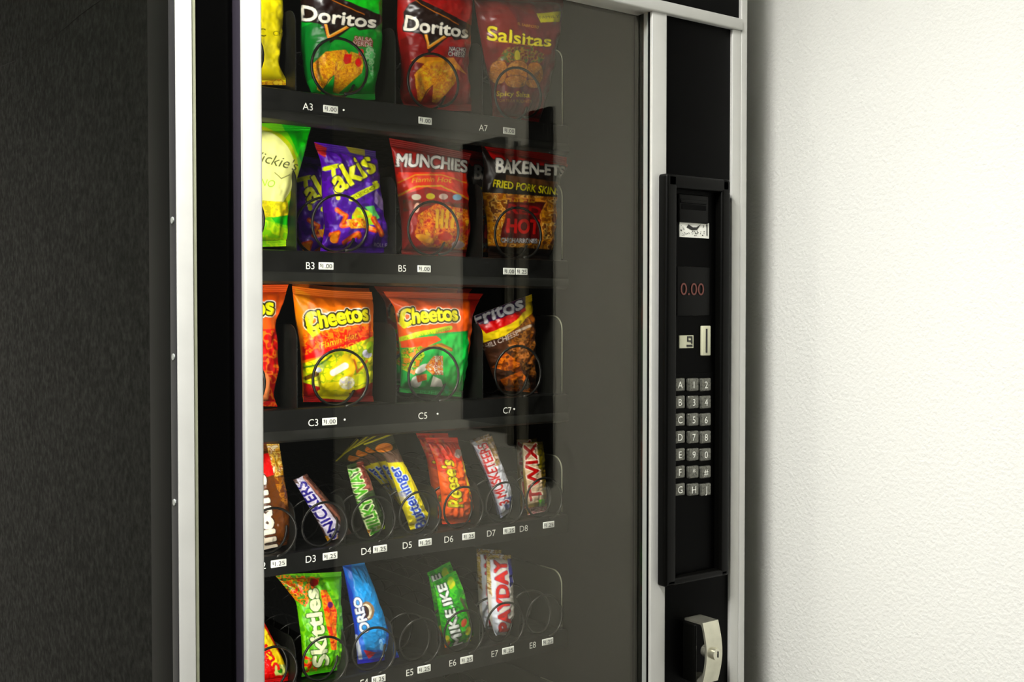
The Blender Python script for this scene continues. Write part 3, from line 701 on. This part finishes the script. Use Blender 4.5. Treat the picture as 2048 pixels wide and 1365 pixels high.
# ---- C3
a = Art(570, 550, 765, 830, (244, 132, 16))
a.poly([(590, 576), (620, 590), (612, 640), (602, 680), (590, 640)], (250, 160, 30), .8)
a.poly([(600, 690), (640, 670), (742, 648), (742, 682), (690, 698), (605, 722)], (206, 40, 16))
a.mottle(a.pmask([(604, 670), (740, 640), (742, 670), (604, 712)]), [(226, 90, 16), (246, 170, 30), (206, 40, 16), (240, 130, 26)], 9, 4, .55)
a.text('Flamin Hot', (640, 698), (712, 676), 13, (250, 190, 50), ital=.3, out=[((206, 40, 16), 1)]); a.text('LIMON', (662, 706), (722, 688), 8, (250, 170, 50), ital=.3)
a.poly([(604, 728), (650, 715), (745, 672), (745, 720), (745, 802), (700, 806), (606, 806)], (190, 196, 40)); a.mottle(a.pmask([(604, 728), (745, 675), (745, 800), (606, 806)]), [(200, 206, 50), (226, 214, 40), (160, 180, 40), (236, 226, 90)], 12, 6)
a.poly([(605, 765), (640, 775), (690, 790), (745, 765), (745, 806), (606, 806)], (150, 30, 16))
a.line([(606, 736), (640, 728), (660, 712)], 3.5, (70, 110, 40)); a.line([(612, 757), (630, 748)], 9, (96, 70, 24)); a.ell(634, 740, 6, 5, (210, 215, 225))
for pts, c_ in (([(656, 752), (680, 728), (690, 716)], (240, 210, 30)), ([(696, 748), (706, 716)], (244, 200, 30)), ([(646, 775), (672, 772), (700, 778)], (236, 220, 30)), ([(716, 760), (738, 752)], (216, 220, 30)), ([(640, 788), (690, 792)], (214, 206, 30))): a.line(pts, 17, c_)
a.line([(664, 746), (688, 732)], 13, (250, 245, 225)); a.mottle(a.emask(692, 766, 16, 13), [(252, 246, 220), (236, 226, 160), (226, 220, 226)], 5, 4)
a.line([(706, 720), (712, 745), (732, 722)], 4, (206, 120, 30)); a.ell(732, 708, 10, 8, (236, 232, 245), 20); a.ell(738, 695, 8, 12, (180, 214, 40))
a.text('Cheetos', (613, 662), (737, 640), 34, (236, 226, 26), out=[((250, 236, 215), 4.6), ((36, 34, 14), 3.2)], bold=1.4, bend=2, grow=-.15)
a.line([(622, 630), (616, 660), (624, 670), (634, 662)], 8, (236, 226, 26))
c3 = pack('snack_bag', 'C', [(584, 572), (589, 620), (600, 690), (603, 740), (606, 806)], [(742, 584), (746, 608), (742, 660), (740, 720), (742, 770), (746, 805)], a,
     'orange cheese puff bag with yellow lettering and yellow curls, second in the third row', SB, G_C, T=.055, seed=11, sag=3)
clone(c3, .022, .046, .006, 'orange cheese puff bag directly behind the one with yellow curls')
# ---- C5
a = Art(755, 550, 990, 830, (238, 112, 16))
a.poly([(940, 580), (990, 580), (960, 620), (945, 650), (935, 600)], (206, 70, 14))
a.poly([(798, 680), (860, 668), (935, 662), (935, 830), (798, 830)], (10, 160, 76)); a.poly([(880, 672), (932, 664), (928, 800), (900, 805), (884, 740)], (16, 190, 84))
a.poly([(798, 680), (870, 672), (880, 680), (850, 695), (800, 696)], (230, 100, 16))
a.line([(800, 679), (838, 668), (898, 656)], 9, (190, 206, 30)); a.text('CHEDDAR JALAPENO', (806, 682), (898, 661), 6, (120, 150, 20))
a.mottle(a.pmask([(802, 700), (842, 692), (848, 712), (826, 750), (804, 740)]), [(110, 150, 30), (180, 190, 60), (60, 130, 40), (206, 130, 30)], 6, 5)
a.line([(842, 700), (880, 690), (900, 700)], 7, (150, 100, 30)); a.line([(872, 690), (900, 700)], 3.5, (206, 140, 60))
a.ell(842, 738, 16, 7, (236, 232, 220), -30); a.ell(832, 764, 12, 12, (244, 242, 230)); a.poly([(858, 774), (864, 752), (880, 760), (886, 774)], (250, 246, 230)); a.mottle(a.pmask([(848, 735), (865, 712), (884, 712), (884, 750), (862, 750)]), [(206, 130, 60), (236, 226, 200), (190, 80, 26), (220, 150, 60)], 4, 8)
a.mottle(a.pmask([(830, 752), (852, 748), (852, 760), (836, 766)]), [(214, 130, 40), (200, 96, 30)], 4, 4)
a.text('PUFFS', (840, 788), (884, 790), 7, (80, 200, 120)); a.ell(893, 780, 5, 8, (60, 200, 120))
a.text('Cheetos', (801, 652), (914, 641), 31, (236, 226, 26), out=[((250, 236, 215), 4.4), ((36, 34, 14), 3)], bold=1.3, bend=3, grow=-.12)
a.line([(808, 622), (801, 646), (808, 654), (818, 648)], 7.5, (236, 226, 26))
c5 = pack('snack_bag', 'C', [(768, 583), (790, 620), (797, 680), (802, 730), (800, 798)], [(968, 588), (944, 625), (936, 680), (928, 750), (924, 808)], a,
     'orange topped green cheese puff bag, third in the third row', SB, G_C, T=.05, seed=12)
clone(c5, .012, .046, .008, 'cheese puff bag behind the green one, its orange top edge showing')
# ---- C7
a = Art(935, 560, 1100, 820, (66, 40, 28))
a.mottle(a.pmask([(1010, 660), (1066, 620), (1070, 760), (1020, 720)]), [(110, 66, 40), (150, 100, 60), (84, 50, 34), (130, 76, 44)], 8, 4)
a.poly([(950, 632), (1062, 586), (1066, 622), (1040, 650), (1008, 672), (966, 686), (962, 660)], (226, 196, 26)); a.poly([(950, 628), (1045, 596), (1052, 622), (1020, 648), (972, 668), (958, 655)], (186, 20, 18))
a.poly([(950, 628), (1050, 590), (1050, 616), (1008, 634), (958, 650)], (24, 22, 70), .9)
a.text('Fritos', (949, 656), (1046, 618), 27, (246, 244, 248), out=[((20, 16, 60), 1.8)], bold=1.0, ital=.25, bend=2)
a.text('CHILI CHEESE', (962, 703), (1036, 670), 10, (206, 190, 180), ital=.2); a.line([(1035, 662), (1060, 652)], 5, (190, 170, 150))
for i, (pts, c_) in enumerate([([(984, 735), (1010, 705), (1035, 722), (1044, 745), (1010, 742)], (180, 90, 34)), ([(1000, 760), (1040, 742), (1060, 770), (1058, 790), (1015, 786)], (190, 100, 44)), ([(1012, 690), (1060, 680), (1062, 730), (1046, 726)], (150, 86, 44))]):
    a.mottle(a.pmask(pts), [c_, tuple(min(255, k+36) for k in c_), tuple(int(k*.7) for k in c_)], 7, 20+i)
a.mottle(a.emask(1052, 768, 8, 12), [(206, 190, 170), (130, 110, 90)], 3, 3); a.line([(1005, 786), (1040, 792), (1072, 790)], 2.5, (220, 206, 150))
pack('snack_bag', 'C', [(949, 634), (956, 670), (972, 720), (986, 760), (998, 788)], [(1062, 589), (1066, 650), (1068, 700), (1066, 745), (1074, 794)], a,
     'brown corn chip bag with a slanted yellow top, rightmost in the third row', SB, G_C, T=.036, seed=13)

# ------------------------------------------------------------------ row D
BW = dict(yb=.030, round_=2.1, wr=.5)
a = Art(480, 870, 600, 1110, (92, 52, 20)); a.poly([(520, 910), (543, 905), (546, 950), (520, 958)], (206, 24, 20))
a.mottle(a.pmask([(532, 886), (562, 886), (566, 950), (548, 955)]), [(206, 150, 60), (236, 206, 130), (170, 100, 30), (240, 226, 190)], 6, 3); a.mottle(a.pmask([(546, 955), (575, 955), (580, 1020), (560, 1000)]), [(150, 90, 34), (190, 130, 50), (110, 60, 20)], 6, 8)
a.text("m&m's", (553, 1096), (527, 950), 44, (244, 232, 214), out=[((50, 26, 14), 2)], bold=2.2, grow=-.2)
pack('candy_bar', 'D', [(496, 888), (500, 960), (508, 1030), (520, 1092)], [(559, 888), (567, 950), (577, 1010), (582, 1078)], a,
     'brown sweets bag with big cream lettering, at the left end of the fourth row', 'candy bag', G_D, T=.026, seed=21, seals=(.07, .04), **BW)
a = Art(570, 930, 720, 1110, (70, 46, 40)); a.poly([(592, 958), (604, 952), (690, 1066), (664, 1092)], (206, 200, 214)); a.line([(607, 955), (694, 1056)], 5, (130, 84, 70)); a.poly([(640, 1075), (690, 1066), (680, 1100), (655, 1096)], (190, 140, 50))
a.text('SNICKERS', (682, 1070), (608, 962), 22, (44, 34, 120), out=[((236, 230, 240), 1.5)], bold=.9, ital=.15)
pack('candy_bar', 'D', [(587, 962), (607, 1000), (632, 1048), (656, 1098)], [(612, 948), (645, 990), (676, 1030), (702, 1080)], a,
     'brown and white chocolate bar with dark blue lettering, leaning left in the fourth row', CB, G_D, T=.018, seed=22, seals=(.04, .06), **BW)
a = Art(670, 900, 800, 1100, (40, 60, 26)); a.mottle(a.pmask([(712, 920), (734, 925), (745, 980), (730, 985), (715, 950)]), [(120, 50, 40), (84, 40, 34), (150, 90, 80)], 6, 3); a.poly([(735, 1060), (772, 1050), (770, 1085), (738, 1085)], (190, 130, 40)); a.poly([(752, 1052), (775, 1050), (772, 1076), (752, 1076)], (170, 196, 40))
a.text('MILKY WAY', (763, 1062), (714, 932), 25, (84, 160, 40), out=[((226, 232, 190), 1.8)], bold=.9)
d4 = pack('candy_bar', 'D', [(693, 932), (706, 990), (722, 1040), (738, 1082)], [(724, 922), (740, 965), (758, 1020), (776, 1062)], a,
     'green and brown chocolate bar', CB, G_D, T=.02, seed=23, seals=(.05, .05), **BW)
d4['label'] = 'dark chocolate bar with outlined green lettering, third bar slot of the fourth row'
a = Art(730, 840, 900, 1100, (246, 226, 16)); a.poly([(728, 840), (790, 840), (800, 922), (730, 930)], (44, 46, 26)); a.line([(722, 892), (786, 868)], 3, (190, 180, 40)); a.ell(768, 896, 17, 9, (222, 140, 26), -10); a.poly([(765, 908), (795, 898), (806, 924), (776, 926)], (110, 84, 70))
a.text('Butterfinger', (855, 1050), (793, 930), 22, (30, 84, 190), out=[((226, 240, 250), 1.4)], bold=.8, grow=-.2)
a.poly([(790, 985), (810, 985), (815, 1000), (795, 1005)], (206, 200, 190), .7)
d5 = pack('candy_bar', 'D', [(727, 890), (770, 918), (790, 975), (806, 1030), (822, 1072)], [(784, 864), (802, 924), (826, 972), (850, 1030), (878, 1056)], a,
     'bright yellow candy bar with blue lettering and dark top, front of its coil', CB, G_D, T=.024, seed=24, seals=(.12, .06), yb=.032, round_=2.1, wr=.6)
for i, t_ in enumerate(('yellow candy bar just behind the front one, its dark zigzag top showing', 'third yellow candy bar back, dark top showing between two others', 'rearmost yellow candy bar, only its dark top strip showing')):
    k = clone(d5, .017*(i+1), .030*(i+1), .002, t_); k.rotation_euler = (0, math.radians(-8*(i+1)), 0)
a = Art(830, 850, 970, 1080, (250, 118, 16)); a.poly([(840, 870), (915, 870), (925, 925), (880, 930), (850, 905)], (236, 90, 24)); a.mottle(a.pmask([(848, 880), (888, 880), (892, 950), (872, 940)]), [(190, 60, 40), (214, 110, 80), (226, 84, 30)], 7, 3); a.ell(916, 908, 8, 9, (214, 190, 180))
a.line([(926, 925), (938, 990)], 2.5, (226, 206, 30)); a.poly([(885, 1048), (950, 1045), (952, 1062), (886, 1064)], (206, 30, 16))
a.text("Reese's", (926, 1014), (904, 922), 25, (226, 214, 26), out=[((110, 60, 10), 1.5)], bold=.9, ital=.3, grow=-.3)
d6 = pack('candy_bar', 'D', [(852, 876), (872, 930), (882, 1000), (886, 1062)], [(914, 876), (926, 930), (938, 990), (953, 1056)], a,
     'orange candy bar with yellow script lettering, front of its coil in the fourth row', CB, G_D, T=.024, seed=25, seals=(.06, .05), yb=.032, round_=2.3, wr=1.1)
clone(d6, .0, .024, .004, 'orange candy bar behind the front one, its crumpled red top showing')
a = Art(925, 850, 1060, 1060, (226, 226, 232)); a.mottle(a.pmask([(940, 868), (985, 868), (1000, 930), (985, 935)]), [(206, 180, 130), (190, 150, 110), (226, 206, 190)], 6, 3); a.poly([(944, 890), (956, 900), (1010, 1045), (1000, 1045), (950, 930)], (40, 50, 110), .55); a.poly([(1004, 1000), (1028, 990), (1030, 1015), (1010, 1022)], (60, 70, 160), .8)
a.text('3 MUSKETEERS', (1017, 1006), (972, 885), 20, (206, 26, 50), out=[((245, 240, 245), 1.3)], bold=.8, grow=.1)
d7 = pack('candy_bar', 'D', [(944, 886), (972, 950), (990, 1000), (1002, 1042)], [(984, 872), (1000, 930), (1018, 975), (1030, 1022)], a,
     'white chocolate bar with red lettering, leaning left in the fourth row', CB, G_D, T=.022, seed=26, seals=(.04, .05), **BW)
clone(d7, .012, .024, .0, 'white chocolate bar behind the leaning one, its dull side edge showing')
a = Art(1025, 870, 1120, 1060, (110, 90, 40)); a.poly([(1045, 885), (1076, 890), (1086, 1000), (1055, 1010)], (206, 180, 150)); a.poly([(1072, 885), (1088, 885), (1090, 940), (1076, 940)], (90, 80, 30)); a.poly([(1076, 1000), (1090, 998), (1090, 1016), (1078, 1018)], (90, 150, 50)); a.mottle(a.pmask([(1056, 1016), (1095, 1012), (1095, 1032), (1056, 1034)]), [(206, 150, 150), (130, 60, 50), (226, 190, 180)], 3.5, 4)
a.text('TWIX', (1082, 1000), (1070, 888), 24, (170, 34, 28), out=[((236, 220, 200), 1.8)], bold=1.5)
d8 = pack('candy_bar', 'D', [(1044, 886), (1046, 950), (1050, 1000), (1054, 1036)], [(1086, 884), (1089, 950), (1091, 1000), (1096, 1026)], a,
     'gold chocolate bar with red lettering, rightmost in the fourth row', CB, G_D, T=.018, seed=27, seals=(.04, .06), **BW)
clone(d8, .012, .03, .001, 'gold chocolate bar behind the rightmost bar of the fourth row')

# ------------------------------------------------------------------ row E
a = Art(440, 1180, 620, 1400, (206, 20, 16)); a.poly([(470, 1180), (505, 1215), (580, 1345), (556, 1352), (480, 1240)], (240, 206, 26)); a.poly([(545, 1330), (572, 1330), (572, 1350), (550, 1352)], (200, 206, 130)); a.ell(560, 1342, 5, 5, (50, 130, 30))
a.text('Starburst', (560, 1338), (484, 1204), 22, (206, 34, 16), bold=.9)
e2 = pack('candy_bar', 'E', [(462, 1230), (490, 1290), (515, 1340), (530, 1372)], [(498, 1195), (530, 1250), (560, 1310), (584, 1366)], a,
     'red and yellow fruit chew pack at the left end of the fifth row', CB, G_E, T=.02, seed=31, seals=(.05, .05), **BW)
a = Art(535, 1130, 715, 1400, (96, 170, 16)); a.mottle(a.pmask([(550, 1140), (690, 1140), (695, 1380), (600, 1380), (590, 1220)]), [(96, 174, 16), (130, 200, 20), (84, 156, 14), (110, 186, 20)], 16, 2)
a.mottle(a.pmask([(550, 1150), (640, 1155), (630, 1180), (610, 1215), (590, 1200), (560, 1180)]), [(60, 130, 20), (226, 130, 20), (226, 60, 30), (206, 200, 40), (110, 40, 30), (80, 150, 60)], 6, 5)
a.mottle(a.pmask([(640, 1180), (652, 1180), (672, 1220), (672, 1300), (662, 1300), (650, 1240)]), [(226, 80, 20), (236, 150, 20), (226, 110, 30)], 7, 6); a.ell(659, 1210, 6, 6, (110, 30, 100)); a.ell(627, 1166, 9, 8, (120, 26, 24)); a.mottle(a.pmask([(605, 1310), (630, 1320), (635, 1345), (606, 1350)]), [(206, 60, 30), (226, 130, 30), (110, 170, 30)], 5, 4)
a.poly([(640, 1145), (690, 1140), (684, 1200), (660, 1180)], (120, 206, 20)); a.poly([(600, 1348), (700, 1335), (700, 1390), (600, 1390)], (96, 206, 10))
a.text('Skittles', (657, 1330), (634, 1178), 30, (240, 246, 206), out=[((50, 90, 20), 1.6)], bold=1.8, grow=-.1)
e3 = pack('candy_bag', 'E', [(550, 1150), (592, 1210), (602, 1290), (606, 1360), (604, 1378)], [(684, 1146), (680, 1210), (686, 1290), (690, 1330), (692, 1360)], a,
     'lime green sweets bag with big white lettering in the fifth row', 'candy bag', G_E, T=.028, seed=32, seals=(.05, .05), yb=.032, round_=2.3, wr=.9)
a = Art(665, 1105, 815, 1380, (0, 110, 200)); a.poly([(700, 1120), (745, 1120), (772, 1230), (770, 1300), (730, 1300), (710, 1200)], (0, 150, 214)); a.poly([(680, 1120), (705, 1190), (720, 1290), (722, 1340), (705, 1340), (690, 1200)], (20, 60, 170), .8); a.poly([(706, 1270), (714, 1270), (725, 1320), (718, 1322)], (210, 214, 226))
a.ell(733, 1222, 14, 19, (150, 120, 90), -10); a.ell(731, 1223, 11, 15, (236, 226, 206), -10); a.ell(728, 1224, 9, 13, (60, 40, 30), -10)
a.text('OREO', (739, 1262), (718, 1194), 17, (238, 242, 248), out=[((16, 30, 90), 1.2)], bold=1.1, grow=-.3)
a.poly([(726, 1300), (752, 1306), (736, 1318)], (226, 70, 84)); a.mottle(a.pmask([(756, 1275), (770, 1278), (774, 1305), (760, 1300)]), [(150, 200, 240), (60, 140, 220)], 4, 4); a.poly([(705, 1322), (800, 1310), (800, 1350), (705, 1352)], (14, 44, 170))
e4 = pack('cookie_pack', 'E', [(684, 1126), (696, 1190), (708, 1260), (716, 1346)], [(727, 1122), (746, 1180), (768, 1250), (798, 1332)], a,
     'blue cookie pack with a cookie picture and white lettering in the fifth row', 'cookie pack', G_E, T=.03, seed=33, seals=(.04, .07), yb=.032, round_=2.2, wr=.6)
a = Art(850, 1130, 970, 1320, (40, 150, 34)); a.mottle(a.pmask([(860, 1130), (960, 1130), (960, 1320), (860, 1320)]), [(30, 130, 30), (60, 176, 40), (90, 196, 60), (40, 150, 34)], 9, 4)
for x, y, c_ in ((903, 1170, (206, 206, 30)), (900, 1163, (170, 200, 40)), (927, 1246, (206, 90, 50)), (935, 1262, (190, 190, 50)), (894, 1290, (220, 120, 50)), (940, 1280, (200, 206, 90)), (892, 1280, (200, 190, 40))): a.ell(x, y, 5, 9, c_, 20)
a.line([(921, 1198), (935, 1225), (943, 1255)], 6, (90, 96, 60))
a.text('MIKE', (926, 1290), (907, 1217), 20, (240, 244, 238), out=[((20, 50, 26), 1.6)], bold=.9); a.text('IKE', (903, 1207), (890, 1167), 18, (240, 244, 238), out=[((20, 50, 26), 1.6)], bold=.9); a.text('and', (905, 1214), (903, 1207), 6, (230, 240, 230))
e6 = pack('candy_bag', 'E', [(867, 1166), (877, 1225), (884, 1270), (891, 1304)], [(912, 1142), (928, 1190), (940, 1245), (950, 1288)], a,
     'green candy pack with white lettering, sixth slot of the fifth row', 'candy bag', G_E, T=.02, seed=34, seals=(.05, .05), **BW)
clone(e6, .010, .030, .006, 'green candy pack in shadow behind the front green pack')
a = Art(940, 1085, 1050, 1310, (232, 226, 214)); a.mottle(a.pmask([(950, 1095), (1030, 1095), (1030, 1125), (990, 1116), (985, 1200), (965, 1160)]), [(190, 160, 80), (226, 206, 160), (150, 110, 60), (220, 214, 206)], 6, 3); a.poly([(1014, 1118), (1024, 1118), (1024, 1170), (1018, 1175)], (60, 60, 140)); a.poly([(980, 1120), (988, 1118), (1000, 1280), (985, 1270)], (238, 240, 248))
a.text('PAYDAY', (1021, 1262), (1010, 1120), 24, (214, 70, 26), out=[((236, 220, 226), 1.4), ((90, 80, 130), .7)], bold=1.7)
e7 = pack('candy_bar', 'E', [(972, 1108), (974, 1180), (978, 1250), (990, 1290)], [(1022, 1112), (1023, 1180), (1025, 1240), (1012, 1290)], a,
     'white rounded candy bar with orange lettering, seventh slot of the fifth row', CB, G_E, T=.028, seed=35, seals=(.05, .02), yb=.030, round_=2.0, wr=.5)
clone(e7, .0, .024, .003, 'white candy bar behind the front one, its yellowed top end showing')
# black cabinet hung on the right wall (seen only as the dark reflection in the glass)
def wref(px, py):
    """photo position of a reflection in the pane -> (y, z) on the right wall"""
    d = FV*FPX+RV*(px-1024)+UV*(682.5-py); k = (XW-CAM[0])/d[0]; p = CAM+d*k
    return 2*.015-p[1], p[2]
wc = empty('wall_cabinet', (XW, -.65, 1.1), 'flat black wall cabinet, seen as a dark rectangle reflected in the glass', 'cabinet')
ya, za = wref(940, 290); yb, zb = wref(1018, 850)
MB().box(XW-.02, XW-.0005, ya, yb, zb, za, bev=.004).build('body', M['cab'], wc, auto=True)
yc, zc = wref(1066, 225); yd, zd = wref(1112, 965)
MB().box(XW-.012, XW-.0005, yc, yd, zd, wref(1112, 213)[1], bev=.003).build('door', M['cab'], wc, auto=True)
ye, _ = wref(1036, 300); yf, _ = wref(1042, 300)
MB().box(XW-.01, XW-.0005, ye, yf, zd+.06, zc-.05).build('hinge_post', M['cab'], wc)
MB().box(XW-.004, XW-.0005, yb, yc, zd+.06, zc-.06).build('inner_panel', mat('cabinet_grey', (120, 118, 108), .7), wc)
# ceiling lamp fixture
cl = empty('ceiling_lamp', (LX, LY, CEIL), 'square ceiling lamp panel in front of the machine', 'lamp')
c = MB()
for a in ((-.20, .20, -.20, -.18), (-.20, .20, .18, .20), (-.20, -.18, -.18, .18), (.18, .20, -.18, .18)): c.box(LX+a[0], LX+a[1], LY+a[2], LY+a[3], CEIL-.04, CEIL)
c.build('frame', M['alu'], cl)
MB().box(LX-.18, LX+.18, LY-.18, LY+.18, CEIL-.02, CEIL-.005).build('diffuser', M['diffuser'], cl)
